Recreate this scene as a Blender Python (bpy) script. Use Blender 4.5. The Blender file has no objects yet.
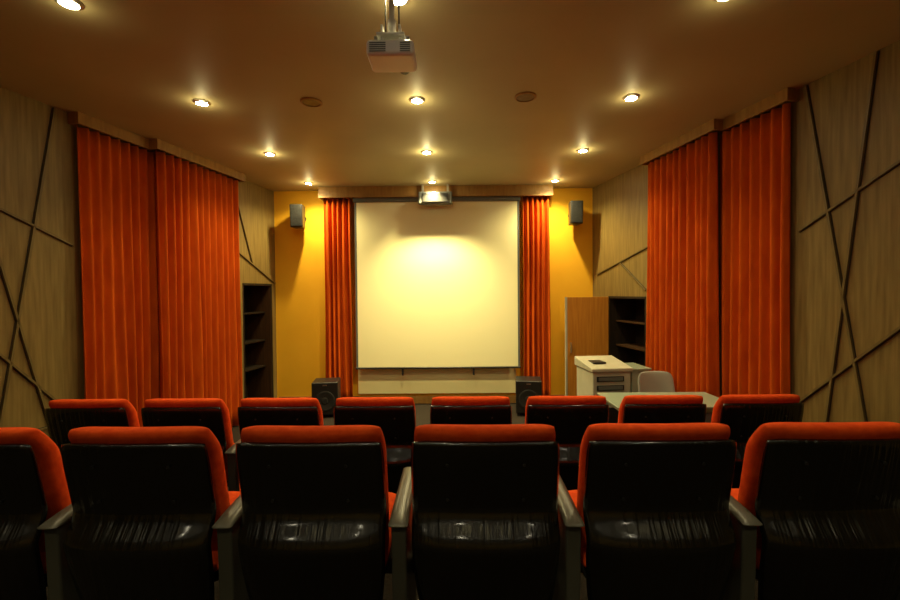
import bpy, math, random
from mathutils import Matrix, Vector
random.seed(4)
S=bpy.context.scene
C=S.collection
CEIL=3.35; CAMZ=1.75; D=6.75

# ---------------------------------------------------------------- materials
def mat(name,col,rough=.6,metal=0,**k):
    m=bpy.data.materials.new(name); m.use_nodes=True
    b=m.node_tree.nodes['Principled BSDF']
    b.inputs['Base Color'].default_value=(*col,1)
    b.inputs['Roughness'].default_value=rough
    b.inputs['Metallic'].default_value=metal
    for a,v in k.items(): b.inputs[a.replace('_',' ')].default_value=v
    return m
def noisy(name,c1,c2,scale=(1,1,1),ns=5,rough=.7,bump=.1,detail=6,spec=.3,lo=.35,hi=.65,**k):
    m=mat(name,c1,rough,**k); nt=m.node_tree; b=nt.nodes['Principled BSDF']
    b.inputs['Specular IOR Level'].default_value=spec
    tc=nt.nodes.new('ShaderNodeTexCoord'); mp=nt.nodes.new('ShaderNodeMapping')
    mp.inputs['Scale'].default_value=scale
    n=nt.nodes.new('ShaderNodeTexNoise'); n.inputs['Scale'].default_value=ns; n.inputs['Detail'].default_value=detail
    r=nt.nodes.new('ShaderNodeValToRGB')
    r.color_ramp.elements[0].position=lo; r.color_ramp.elements[1].position=hi
    r.color_ramp.elements[0].color=(*c1,1); r.color_ramp.elements[1].color=(*c2,1)
    L=nt.links.new
    L(tc.outputs['Object'],mp.inputs[0]); L(mp.outputs[0],n.inputs['Vector']); L(n.outputs['Fac'],r.inputs[0])
    L(r.outputs[0],b.inputs['Base Color'])
    if bump:
        bp=nt.nodes.new('ShaderNodeBump'); bp.inputs['Strength'].default_value=bump; bp.inputs['Distance'].default_value=.02
        L(n.outputs['Fac'],bp.inputs['Height']); L(bp.outputs[0],b.inputs['Normal'])
    return m
M_wood=noisy('oak_panel',(.165,.112,.034),(.26,.185,.060),(8,8,.5),5,.5,.02,8,lo=.3,hi=.7)
M_trim=noisy('trim_wood',(.26,.14,.035),(.34,.19,.05),(6,6,1),4,.5,.03)
M_lath=noisy('lath_wood',(.13,.095,.035),(.19,.14,.05),(6,6,1),4,.4,0)
M_groove=mat('dark_groove',(.03,.022,.012),.6)
M_yel=noisy('ochre_paint',(.82,.43,.018),(.86,.46,.022),(1,1,1),3,.75,.03)
M_ceil=noisy('ceiling_paint',(.38,.325,.19),(.42,.36,.21),(1,1,1),1.2,.55,.02)
M_carpet=noisy('carpet',(.012,.008,.005),(.024,.016,.010),(1,1,1),60,.95,.4)
M_cur=noisy('curtain_cloth',(.46,.066,.004),(.58,.10,.006),(4,4,1),3,.9,.05,spec=.1)
M_red=noisy('red_velvet',(.66,.058,.008),(.80,.092,.012),(1,1,1),25,.9,.12,spec=.1)
M_shell=noisy('black_leatherette',(.002,.002,.002),(.004,.004,.004),(28,2.5,1.3),2,.24,.42,2,spec=.5,Coat_Weight=.7,Coat_Roughness=.10)
M_black=mat('black_plastic',(.012,.012,.012),.4)
M_blk2=noisy('black_grille',(.008,.008,.008),(.03,.03,.03),(1,1,1),90,.7,.2)
M_arm=mat('grey_arm_plastic',(.09,.085,.07),.35)
M_post=mat('dark_post',(.05,.05,.042),.4)
M_screen=mat('screen_fabric',(.88,.85,.52),.85)
M_board=mat('whiteboard',(.88,.84,.46),.5)
M_white=mat('white_plastic',(.80,.80,.78),.35)
M_beige=noisy('beige_laminate',(.42,.41,.31),(.47,.46,.36),(1,1,1),6,.5,0)
M_grey=mat('grey_plastic',(.12,.13,.12),.4)
M_metal=mat('brushed_metal',(.6,.6,.58),.3,1)
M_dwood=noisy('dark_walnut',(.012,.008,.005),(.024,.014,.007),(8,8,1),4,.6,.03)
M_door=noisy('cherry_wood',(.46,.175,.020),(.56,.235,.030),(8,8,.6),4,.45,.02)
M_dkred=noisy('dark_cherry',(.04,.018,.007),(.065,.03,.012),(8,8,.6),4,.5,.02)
M_glass=mat('frosted_glass',(.34,.40,.31),.12,0)
M_wht=mat('chair_mesh_fabric',(.36,.37,.33),.8)
def emis(name,col,s):
    m=mat(name,col,.5); b=m.node_tree.nodes['Principled BSDF']
    b.inputs['Emission Color'].default_value=(*col,1); b.inputs['Emission Strength'].default_value=s
    return m
M_lamp=emis('lamp_glow',(1,.90,.62),110)

# ---------------------------------------------------------------- helpers
import bmesh
def empty(name,loc=(0,0,0),rz=0):
    o=bpy.data.objects.new(name,None); o.location=loc; o.rotation_euler=(0,0,rz); o.empty_display_size=.1
    C.objects.link(o); return o
def obj(name,me,parent=None,loc=(0,0,0),rot=(0,0,0)):
    o=bpy.data.objects.new(name,me); C.objects.link(o); o.location=loc; o.rotation_euler=rot
    if parent: o.parent=parent
    return o
def mesh(name,v,f,m,smooth=False):
    me=bpy.data.meshes.new(name); me.from_pydata([tuple(p) for p in v],[],f); me.update()
    ms=m if isinstance(m,list) else [m]
    for x in ms: me.materials.append(x)
    b=bmesh.new(); b.from_mesh(me); bmesh.ops.recalc_face_normals(b,faces=b.faces); b.to_mesh(me); b.free()
    if smooth:
        for p in me.polygons: p.use_smooth=True
    return me
BF=[(0,1,2,3),(7,6,5,4),(0,4,5,1),(1,5,6,2),(2,6,7,3),(3,7,4,0)]
def bv(x1,x2,y1,y2,z1,z2):
    return [(x1,y1,z1),(x2,y1,z1),(x2,y2,z1),(x1,y2,z1),(x1,y1,z2),(x2,y1,z2),(x2,y2,z2),(x1,y2,z2)]
def boxes(name,bl,m,parent=None,bevel=0,loc=(0,0,0),rot=(0,0,0)):
    v=[];f=[]
    for b in bl:
        n=len(v); v+=bv(*b) if len(b)==6 else list(b); f+=[tuple(i+n for i in q) for q in BF]
    o=obj(name,mesh(name,v,f,m),parent,loc,rot)
    if bevel:
        md=o.modifiers.new('bev','BEVEL'); md.width=bevel; md.segments=3; md.limit_method='ANGLE'
    return o
def cyl(name,r,h,m,parent=None,loc=(0,0,0),rot=(0,0,0),n=24,r2=None,prof=None):
    if prof is None: prof=[(0,0),(r,0),(r if r2 is None else r2,h),(0,h)]
    v=[];f=[]
    for (a,z) in prof:
        for i in range(n):
            t=2*math.pi*i/n; v.append((a*math.cos(t),a*math.sin(t),z))
    for j in range(len(prof)-1):
        for i in range(n):
            f.append((j*n+i,j*n+(i+1)%n,(j+1)*n+(i+1)%n,(j+1)*n+i))
    me=mesh(name,v,f,m)
    b=bmesh.new(); b.from_mesh(me); bmesh.ops.remove_doubles(b,verts=b.verts,dist=1e-5); bmesh.ops.recalc_face_normals(b,faces=b.faces); b.to_mesh(me); b.free()
    return obj(name,me,parent,loc,rot)
def pillow_mesh(name,fn,m,nx=22,nz=22,p=4.0,uniform=False):
    v=[];f=[];idx={}
    def par(i,n):
        a=2*i/n-1
        s=math.sin(math.pi/2*a)
        return s if not uniform else .5*s+.5*a
    for side in (1,-1):
        for i in range(nx+1):
            for j in range(nz+1):
                edge=i in(0,nx) or j in(0,nz)
                key=(i,j,0 if edge else side)
                if key in idx: continue
                u=par(i,nx); w=par(j,nz)
                t=0 if edge else side*((1-abs(u)**p)**(1/p*1.6))*((1-abs(w)**p)**(1/p*1.6))
                idx[key]=len(v); v.append(fn(u,w,t))
    def g(i,j,s):
        return idx[(i,j,0)] if (i in(0,nx) or j in(0,nz)) else idx[(i,j,s)]
    for s in (1,-1):
        for i in range(nx):
            for j in range(nz):
                q=(g(i,j,s),g(i+1,j,s),g(i+1,j+1,s),g(i,j+1,s))
                f.append(q if s==1 else q[::-1])
    return mesh(name,v,f,m,True)

# wall frames (fan shaped room, side walls converge to the front)
def LW(d,n):
    L=math.hypot(.19,1); return (-4.074+.19*d+n/L, d-.19*n/L)
def RW(d,n):
    L=math.hypot(.1795,1); return (3.401-.1795*d-n/L, d-.1795*n/L)
def wb(W,d1,d2,z1,z2,n1,n2):
    a,b,c,e=W(d1,n1),W(d2,n1),W(d2,n2),W(d1,n2)
    return [(*a,z1),(*b,z1),(*c,z1),(*e,z1),(*a,z2),(*b,z2),(*c,z2),(*e,z2)]

# ---------------------------------------------------------------- room shell
BACK=-2.6; T1=.15; T2=.345
boxes('floor',[(-4.9,4.3,BACK-.2,D+.2,-.12,0)],M_carpet)
def tier(d,z1,z2):
    return [(*LW(BACK,0),z1),(*RW(BACK,0),z1),(*RW(d,0),z1),(*LW(d,0),z1),(*LW(BACK,0),z2),(*RW(BACK,0),z2),(*RW(d,0),z2),(*LW(d,0),z2)]
boxes('floor_tier',[tier(3.3,0,T1),tier(2.12,T1,T2)],M_carpet)
boxes('ceiling',[(-4.9,4.3,BACK-.2,D+.2,CEIL,CEIL+.1)],M_ceil)
NL=(5.98,6.66,1.90); NR=(5.42,6.30,1.67)
boxes('wall_left',[wb(LW,BACK,NL[0],0,CEIL,-.1,0),wb(LW,NL[0],NL[1],NL[2],CEIL,-.1,0),wb(LW,NL[1],D+.02,0,CEIL,-.1,0)],M_wood)
boxes('wall_right',[wb(RW,BACK,NR[0],0,CEIL,-.1,0),wb(RW,NR[0],NR[1],NR[2],CEIL,-.1,0),wb(RW,NR[1],D+.02,0,CEIL,-.1,0)],M_wood)
boxes('wall_front',[(-4,3.6,D,D+.1,0,CEIL)],M_yel)
boxes('wall_back',[(-4.9,4.3,BACK-.1,BACK,0,CEIL)],M_wood)
boxes('baseboard_front',[(-2.76,2.15,D-.02,D,0,.12)],M_trim)
def niche(name,W,N,door):
    e=empty(name,(*W((N[0]+N[1])/2,0),0))
    inv=Matrix.Translation(-e.location)
    def sh(b): return [tuple(inv@Vector(p)) for p in b]
    d1,d2,z=N; dep=.42
    fr=[wb(W,d1,d1+.03,0,z,-dep,.0),wb(W,d2-.03,d2,0,z,-dep,.0),wb(W,d1,d2,z-.03,z,-dep,0),wb(W,d1,d2,0,z,-dep-.02,-dep)]
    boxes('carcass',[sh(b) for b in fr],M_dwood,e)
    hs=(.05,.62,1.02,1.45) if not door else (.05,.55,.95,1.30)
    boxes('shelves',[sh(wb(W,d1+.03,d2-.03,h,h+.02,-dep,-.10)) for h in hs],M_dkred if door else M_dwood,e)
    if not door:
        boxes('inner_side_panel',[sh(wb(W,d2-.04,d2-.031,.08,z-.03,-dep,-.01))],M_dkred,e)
    if door:
        hx,hy=W(d2,0)
        boxes('door_leaf',[sh(bv(hx-.63,hx-.01,hy-.035,hy-.01,.06,z-.01))],M_door,e,.004)
        boxes('door_edge',[sh(bv(hx-.635,hx-.61,hy-.045,hy-.0,.06,z-.01))],M_beige,e)
        boxes('door_handle',[sh(bv(hx-.57,hx-.555,hy-.075,hy-.036,.85,1.0))],M_metal,e)
    return e
niche('built_in_bookcase',LW,NL,False)
niche('built_in_cabinet',RW,NR,True)

def lath(name,W,segs):
    for mt,wd,n2,nm in ((M_lath,.008,.020,name),(M_groove,.014,.004,None)):
        bl=[]
        for (d1,z1,d2,z2) in segs:
            dd,dz=d2-d1,z2-z1; L=math.hypot(dd,dz); px,pz=-dz/L*wd,dd/L*wd
            def q(d,z,n): return (*W(d,n),z)
            bl.append([q(d1-px,z1-pz,0),q(d2-px,z2-pz,0),q(d2+px,z2+pz,0),q(d1+px,z1+pz,0),
                       q(d1-px,z1-pz,n2),q(d2-px,z2-pz,n2),q(d2+px,z2+pz,n2),q(d1+px,z1+pz,n2)])
        if nm: root=boxes(nm,bl,mt)
        else: boxes('shadow_gap',bl,mt,root)
lath('trim_1',LW,[(2.2,2.87,3.78,2.19),(3.66,3.34,3.16,.36),(2.95,3.34,3.60,.5),(2.6,.60,3.78,.66),(2.9,1.71,3.76,.68)])
lath('trim_2',LW,[(5.85,2.35,6.73,1.91),(5.9,3.0,6.2,2.18)])
lath('trim_3',RW,[(3.47,2.21,2.2,2.89),(2.945,3.34,3.30,.33),(3.42,3.34,2.93,.45),(3.48,.82,2.2,2.08)])
lath('trim_4',RW,[(6.60,2.0,5.30,2.31),(6.0,2.14,5.42,1.75)])

# ---------------------------------------------------------------- curtains
def curtain_mesh(name,p1,p2,z1,z2,folds,amp=.035,top=0.6):
    n=folds*12; rows=16; v=[];f=[]
    x1,y1=p1;x2,y2=p2; L=math.hypot(x2-x1,y2-y1); tx,ty=(x2-x1)/L,(y2-y1)/L; nx,ny=-ty,tx
    ph=[random.uniform(-1.3,1.3) for _ in range(folds+2)]; am=[random.uniform(.6,1.2) for _ in range(folds+2)]
    for j in range(rows+1):
        w=j/rows; z=z2+(z1-z2)*w
        for i in range(n+1):
            s=i/n; k=s*folds; ki=int(k); fr=k-ki
            a=am[ki]*(1-fr)+am[min(ki+1,folds+1)]*fr; pp=ph[ki]*(1-fr)+ph[min(ki+1,folds+1)]*fr
            o=amp*a*(top+(1-top)*w)*math.sin(2*math.pi*k+pp*(.4+w*1.3))+.006*math.sin(w*5+k*1.7)*w
            sh=.012*math.sin(w*4+k)*w
            v.append((x1+tx*(s*L+sh)+nx*o,y1+ty*(s*L+sh)+ny*o,z))
    for j in range(rows):
        for i in range(n):
            a=j*(n+1)+i; f.append((a,a+1,a+n+2,a+n+1))
    return mesh(name,v,f,M_cur,True)
def curtain(name,p1,p2,z1,z2,folds,**k):
    o=obj(name,curtain_mesh(name,p1,p2,z1,z2,folds,**k))
    md=o.modifiers.new('sol','SOLIDIFY'); md.thickness=.004
    return o
ct=CEIL-.105
curtain('window_curtain',LW(3.80,.055),LW(4.58,.055),.02,ct,8,amp=.038,top=.8)
curtain('window_curtain',LW(4.50,.155),LW(5.74,.13),.02,ct,12,amp=.050,top=.8)
curtain('window_curtain',RW(3.51,.055),RW(4.22,.055),.02,ct,7,amp=.038,top=.8)
curtain('window_curtain',RW(4.15,.155),RW(5.18,.13),.02,ct,10,amp=.050,top=.8)
def pel(W,a,b,n):
    boxes('curtain_pelmet',[wb(W,a,b,CEIL-.10,CEIL,n-.02,n),wb(W,a-.02,a,CEIL-.10,CEIL,0,n),wb(W,b,b+.02,CEIL-.10,CEIL,0,n)],M_trim)
pel(LW,3.79,4.45,.11); pel(LW,4.48,5.78,.21)
pel(RW,3.50,4.10,.11); pel(RW,4.13,5.22,.21)
curtain('stage_curtain',(-1.98,6.63),(-1.56,6.63),.03,3.20,5,amp=.055,top=.8)
curtain('stage_curtain',(1.08,6.63),(1.48,6.63),.03,3.20,5,amp=.055,top=.8)
boxes('stage_pelmet',[(-2.02,1.52,6.50,6.53,3.19,CEIL),(-2.02,-1.99,6.53,D,3.19,CEIL),(1.49,1.52,6.53,D,3.19,CEIL)],M_trim)
boxes('whiteboard',[(-1.50,.98,D-.035,D-.005,.16,2.6)],M_board,bevel=.004)

# ---------------------------------------------------------------- projection screen
e=empty('projection_screen',(-.238,6.60,0))
boxes('fabric',[(-1.23,1.23,-.002,.002,.60,3.13)],M_screen,e)
boxes('side_border',[(-1.26,-1.23,-.003,.003,.60,3.13),(1.23,1.26,-.003,.003,.60,3.13)],M_grey,e)
boxes('housing',[(-1.28,1.28,-.04,.06,3.13,3.22)],M_grey,e,.02)
cyl('bottom_bar',.016,2.54,M_black,e,(-1.27,0,.585),(0,math.pi/2,0))
boxes('bar_pulls',[(-.56,-.53,-.012,.012,.47,.57),(.53,.56,-.012,.012,.47,.57)],M_black,e,.004)
boxes('hanger_brackets',[(-1.2,-1.16,-.02,.02,3.22,CEIL),(1.16,1.2,-.02,.02,3.22,CEIL)],M_metal,e)

e=empty('ceiling_unit',(-.25,6.41,0))
boxes('body',[(-.25,.25,-.05,.07,3.05,3.235)],M_grey,e,.02)
boxes('face_panel',[(-.19,.19,-.062,-.05,3.08,3.205)],M_black,e,.004)
boxes('hanger',[(-.20,-.17,-.0,.04,3.235,CEIL),(.17,.20,-.0,.04,3.235,CEIL)],M_metal,e)

# ---------------------------------------------------------------- speakers
def wall_speaker(x,y,z,rz):
    e=empty('wall_speaker',(x,y,z),rz)
    v=[(-.095,-.11,-.17),(.095,-.11,-.17),(.07,.09,-.17),(-.07,.09,-.17),(-.095,-.13,.17),(.095,-.13,.17),(.07,.09,.17),(-.07,.09,.17)]
    boxes('cabinet',[v],M_black,e,.012)
    v=[(-.08,-.125,-.155),(.08,-.125,-.155),(.08,-.108,-.155),(-.08,-.108,-.155),(-.08,-.143,.155),(.08,-.143,.155),(.08,-.125,.155),(-.08,-.125,.155)]
    boxes('grille',[v],M_blk2,e,.004)
    cyl('bracket_arm',.015,.12,M_black,e,(0,.08,0),(-math.pi/2,0,0))
    cyl('bracket_plate',.045,.012,M_black,e,(0,.20,0),(-math.pi/2,0,0))
wall_speaker(-2.33,D-.215,2.91,0)
wall_speaker(1.85,D-.215,2.92,0)
def sub(x,y,rz):
    e=empty('floor_loudspeaker',(x,y,0),rz)
    boxes('cabinet',[(-.18,.18,-.18,.18,.04,.50)],M_black,e,.015)
    boxes('feet',[(-.16,-.12,-.16,-.12,0,.04),(.12,.16,-.16,-.12,0,.04),(-.16,-.12,.12,.16,0,.04),(.12,.16,.12,.16,0,.04)],M_blk2,e)
    cyl('woofer',0,0,M_blk2,e,(0,-.18,.24),(math.pi/2,0,0),n=32,prof=[(.14,0),(.14,.012),(.125,.014),(.05,.002),(.04,.012),(0,.014)])
    boxes('badge',[(-.03,.03,-.184,-.18,.45,.465)],M_metal,e)
sub(-1.83,6.15,.15); sub(1.07,6.15,-.15)

# ---------------------------------------------------------------- lectern, desk, desk chair
e=empty('multimedia_lectern',(1.75,5.05,0),.10)
boxes('body',[(-.22,.22,-.24,.24,.05,.84)],M_beige,e,.01)
boxes('plinth',[(-.20,.20,-.22,.22,0,.05)],M_black,e)
v=[(-.24,-.26,.84),(.24,-.26,.84),(.24,.26,.84),(-.24,.26,.84),(-.24,-.26,.88),(.24,-.26,.88),(.24,.26,.95),(-.24,.26,.95)]
boxes('sloped_top',[v],M_beige,e,.01)
boxes('equipment_bays',[(-.18,.14,-.248,-.24,.73,.79),(-.18,.14,-.248,-.24,.63,.69),(-.18,.14,-.248,-.24,.50,.59),(-.18,.14,-.248,-.24,.12,.44)],M_black,e,.004)
boxes('amplifier_fronts',[(-.16,.12,-.258,-.248,.74,.78),(-.16,.12,-.258,-.248,.64,.68)],M_grey,e,.004)
boxes('keypad',[(-.15,.0,-.10,.08,.908,.925)],M_black,e,.004)
boxes('side_wing',[(.25,.46,-.2,.16,.05,.84),(.24,.48,-.22,.18,.84,.865)],M_glass,e,.006)

e=empty('glass_desk',(1.92,3.88,0))
boxes('glass_top',[(-.54,.50,-.27,.27,.75,.765)],M_glass,e,.003)
boxes('frame_rails',[(-.50,.46,-.24,-.21,.71,.75),(-.50,.46,.21,.24,.71,.75),(-.5,-.47,-.21,.21,.71,.75),(.43,.46,-.21,.21,.71,.75)],M_metal,e)
boxes('legs',[(a,a+.03,b,b+.03,0,.71) for a in (-.5,.43) for b in (-.24,.21)],M_metal,e)
boxes('modesty_panel',[(-.47,.43,-.232,-.222,.35,.71)],M_grey,e)

e=empty('desk_chair',(2.16,4.42,0),.1)
def f_back(u,w,t): return (.20*u*(1-.14*abs(w)**6),.17+.02*t-.05*u*u+.04*w,.67+.21*w*(1-.10*abs(u)**6))
obj('backrest',pillow_mesh('backrest',f_back,M_wht),e)
def f_seat(u,w,t): return (.22*u*(1-.08*abs(w)**6),-.05+.21*w*(1-.08*abs(u)**6),.46+.035*t)
obj('seat',pillow_mesh('seat',f_seat,M_wht),e)
boxes('back_support',[(-.03,.03,.13,.22,.42,.60)],M_black,e,.008)
cyl('gas_column',.025,.34,M_metal,e,(0,-.02,.09))
for k in range(5):
    a=k*2*math.pi/5
    boxes('star_leg',[(0,.24,-.02,.02,.06,.09)],M_black,e,.006,(0,-.02,0),(0,0,a))
    cyl('caster',.028,.03,M_black,e,(.22*math.cos(a),-.02+.22*math.sin(a),.028),(math.pi/2,0,a))
# ---------------------------------------------------------------- theatre chairs
def ybk(z): return (.95-z)*.20
def f_cush(u,w,t):
    z=.64+.305*w*(1-.03*abs(u)**8)
    s=max(0,(w-.62)/.38); s=s*s*(3-2*s)
    return (.250*u*(1-.05*max(0,-w)**2)*(1-.04*abs(w)**10), .085+ybk(z)+.05*t*(1+.25*s)-.040*s+.018*u*u, z)
def f_shell(u,w,t):
    z=.575+.325*w*(1-.02*abs(u)**10)
    k=min(1,max(0,(.655-z)/.125)); k=k*k*(3-2*k)
    bul=.080*k*(1-.25*u**4)  # kick-out added to the shell shape so it catches a highlight band
    return (.256*u*(1-.10*max(0,-w)**2)*(1-.03*abs(w)**12), .010+ybk(z)+.018*t+.014*u*u-bul, z)
def f_s(u,w,t):
    return (.248*u*(1-.03*abs(w)**8), .345+.235*w*(1-.05*abs(u)**8), .43+.06*t+.02*w)
def f_sb(u,w,t):
    return (.24*u*(1-.04*abs(w)**8), .345+.225*w*(1-.05*abs(u)**8), .375+.025*t+.02*w)
def f_arm(u,w,t):
    return (.034*u, .24+.22*w*(1-.04*abs(u)**6), .62+.022*t+.012*w)
me_c=pillow_mesh('back_cushion',f_cush,M_red,26,26,5); me_s=pillow_mesh('back_shell',f_shell,M_shell,26,56,7,True)
me_q=pillow_mesh('seat_cushion',f_s,M_red); me_u=pillow_mesh('seat_pan',f_sb,M_black,18,18)
me_a=pillow_mesh('arm_pad',f_arm,M_arm,12,24,3)
def std_v():
    v=[(-.026,.06,.03),(.026,.06,.03),(.026,.36,.03),(-.026,.36,.03),(-.026,.04,.605),(.026,.04,.605),(.026,.43,.62),(-.026,.43,.62)]
    return [v,bv(-.035,.035,.02,.48,0,.03)]
def chair(x,y,z,last=False):
    e=empty('auditorium_chair',(x,y,z),random.uniform(-.012,.012))
    obj('back_cushion',me_c,e); obj('back_shell',me_s,e); obj('seat_cushion',me_q,e); obj('seat_pan',me_u,e)
    boxes('seat_beam',[(-.278,.278,.26,.32,.29,.35),(-.20,.20,.13,.28,.33,.36)],M_black,e,.006)
    for sx in ((-.3,.3) if last else (-.3,)):
        obj('arm_pad',me_a,e,(sx,0,0))
        boxes('arm_stand',std_v(),M_post,e,.008,(sx,0,0))
    for sx in (-.13,.13):
        for zz in (.69,.82):
            cyl('shell_bolt',.005,.006,M_black,e,(sx,.010+ybk(zz)-.021,zz),(-math.pi/2,0,0),n=12)
xs=[-2.305+.6025*i for i in range(8)]
for i,x in enumerate(xs): chair(x,1.42,T2,i==7)
for i,x in enumerate(xs): chair(x,2.62,T1,i==7)

# ---------------------------------------------------------------- projector
e=empty('ceiling_projector',(-.30,2.22,0))
boxes('body',[(-.118,.118,-.09,.10,2.92,2.995)],M_white,e,.018)
boxes('vents',[(-.10,-.02,-.0925,-.090,2.933+.010*k,2.938+.010*k) for k in range(5)]+[(.05,.10,-.0925,-.09,2.933+.010*k,2.938+.010*k) for k in range(5)],M_grey,e)
cyl('lens',.030,.03,M_black,e,(.05,.10,2.958),(-math.pi/2,0,0))
boxes('mount_plate',[(-.07,.07,-.07,.07,3.03,3.04)],M_white,e,.002)
boxes('mount_arms',[(-.09,-.075,-.01,.01,2.985,3.05),(.075,.09,-.01,.01,2.985,3.05),(-.09,.09,-.01,.01,3.04,3.055),(-.05,-.04,-.05,.05,2.99,3.09),(.04,.05,-.05,.05,2.99,3.09)],M_white,e)
cyl('pole',.014,CEIL-3.04,M_white,e,(0,0,3.04))
cyl('pole_sleeve',.022,.08,M_white,e,(0,0,3.055))
cyl('ceiling_flange',.05,.02,M_white,e,(0,0,CEIL-.02))
boxes('cables',[(.03,.038,.02,.028,2.99,3.34),(-.04,-.034,.03,.036,2.99,3.34)],M_black,e)

for x,y in ((-1.17,3.62),(.61,3.57)):
    e=empty('ceiling_speaker',(x,y,CEIL))
    cyl('rim',0,0,M_trim,e,(0,0,0),n=32,prof=[(.09,0),(.09,-.008),(.075,-.012),(.075,-.004)])
    cyl('grille',.075,-.006,M_lath,e)

# ---------------------------------------------------------------- downlights
WARM=(1,.82,.37)
def lamp(x,y,p,glow,ang=150,blend=.8):
    e=empty('recessed_downlight',(x,y,CEIL))
    cyl('trim_ring',0,0,M_metal,e,n=32,prof=[(.065,0),(.065,-.006),(.05,-.014),(.045,-.014),(.045,-.004)])
    cyl('bulb',.045,-.013,M_lamp,e)
    ld=bpy.data.lights.new('lamp_spot','SPOT'); ld.energy=p; ld.color=WARM; ld.spot_size=math.radians(ang); ld.spot_blend=blend; ld.shadow_soft_size=.03
    obj('lamp_spot',ld,e,(0,0,-.03))
    if glow:
        ld=bpy.data.lights.new('lamp_spill','POINT'); ld.energy=glow; ld.color=WARM; ld.shadow_soft_size=.03
        obj('lamp_spill',ld,e,(0,0,-.08))
for x in (-2.08,-.285,1.49):
    mid=abs(x+.285)<.1
    lamp(x,6.25,620 if mid else 130,2.2,106 if mid else 150,1 if mid else .8)
    lamp(x,4.93,125 if mid else 68,3.2 if mid else 2.3,140)
    lamp(x,3.60,60 if mid else 34,2.1 if mid else 1.4,128)
    lamp(x,2.36,22,.7,108)
    lamp(x,1.05,11,.1,85)
    lamp(x,-.35,50,0,85,.2)  # unseen row behind the camera, added to put glints on the chair backs
    lamp(x,-1.70,60,0,95,.2)  # second unseen row, added further back for the same glints
w=bpy.data.worlds.new('w'); S.world=w; w.use_nodes=True
w.node_tree.nodes['Background'].inputs[0].default_value=(.01,.008,.004,1)

# ---------------------------------------------------------------- camera
cd=bpy.data.cameras.new('cam'); cd.sensor_width=36; cd.lens=17.2; cd.clip_start=.05
cam=bpy.data.objects.new('camera',cd); C.objects.link(cam)
R=Matrix.Rotation(math.radians(.4),4,'Z')@Matrix.Rotation(math.radians(90-1.07),4,'X')@Matrix.Rotation(math.radians(-.5),4,'Z')
cam.matrix_world=Matrix.Translation((0,0,CAMZ))@R
S.camera=cam
S.view_settings.view_transform='Standard'
S.view_settings.exposure=0
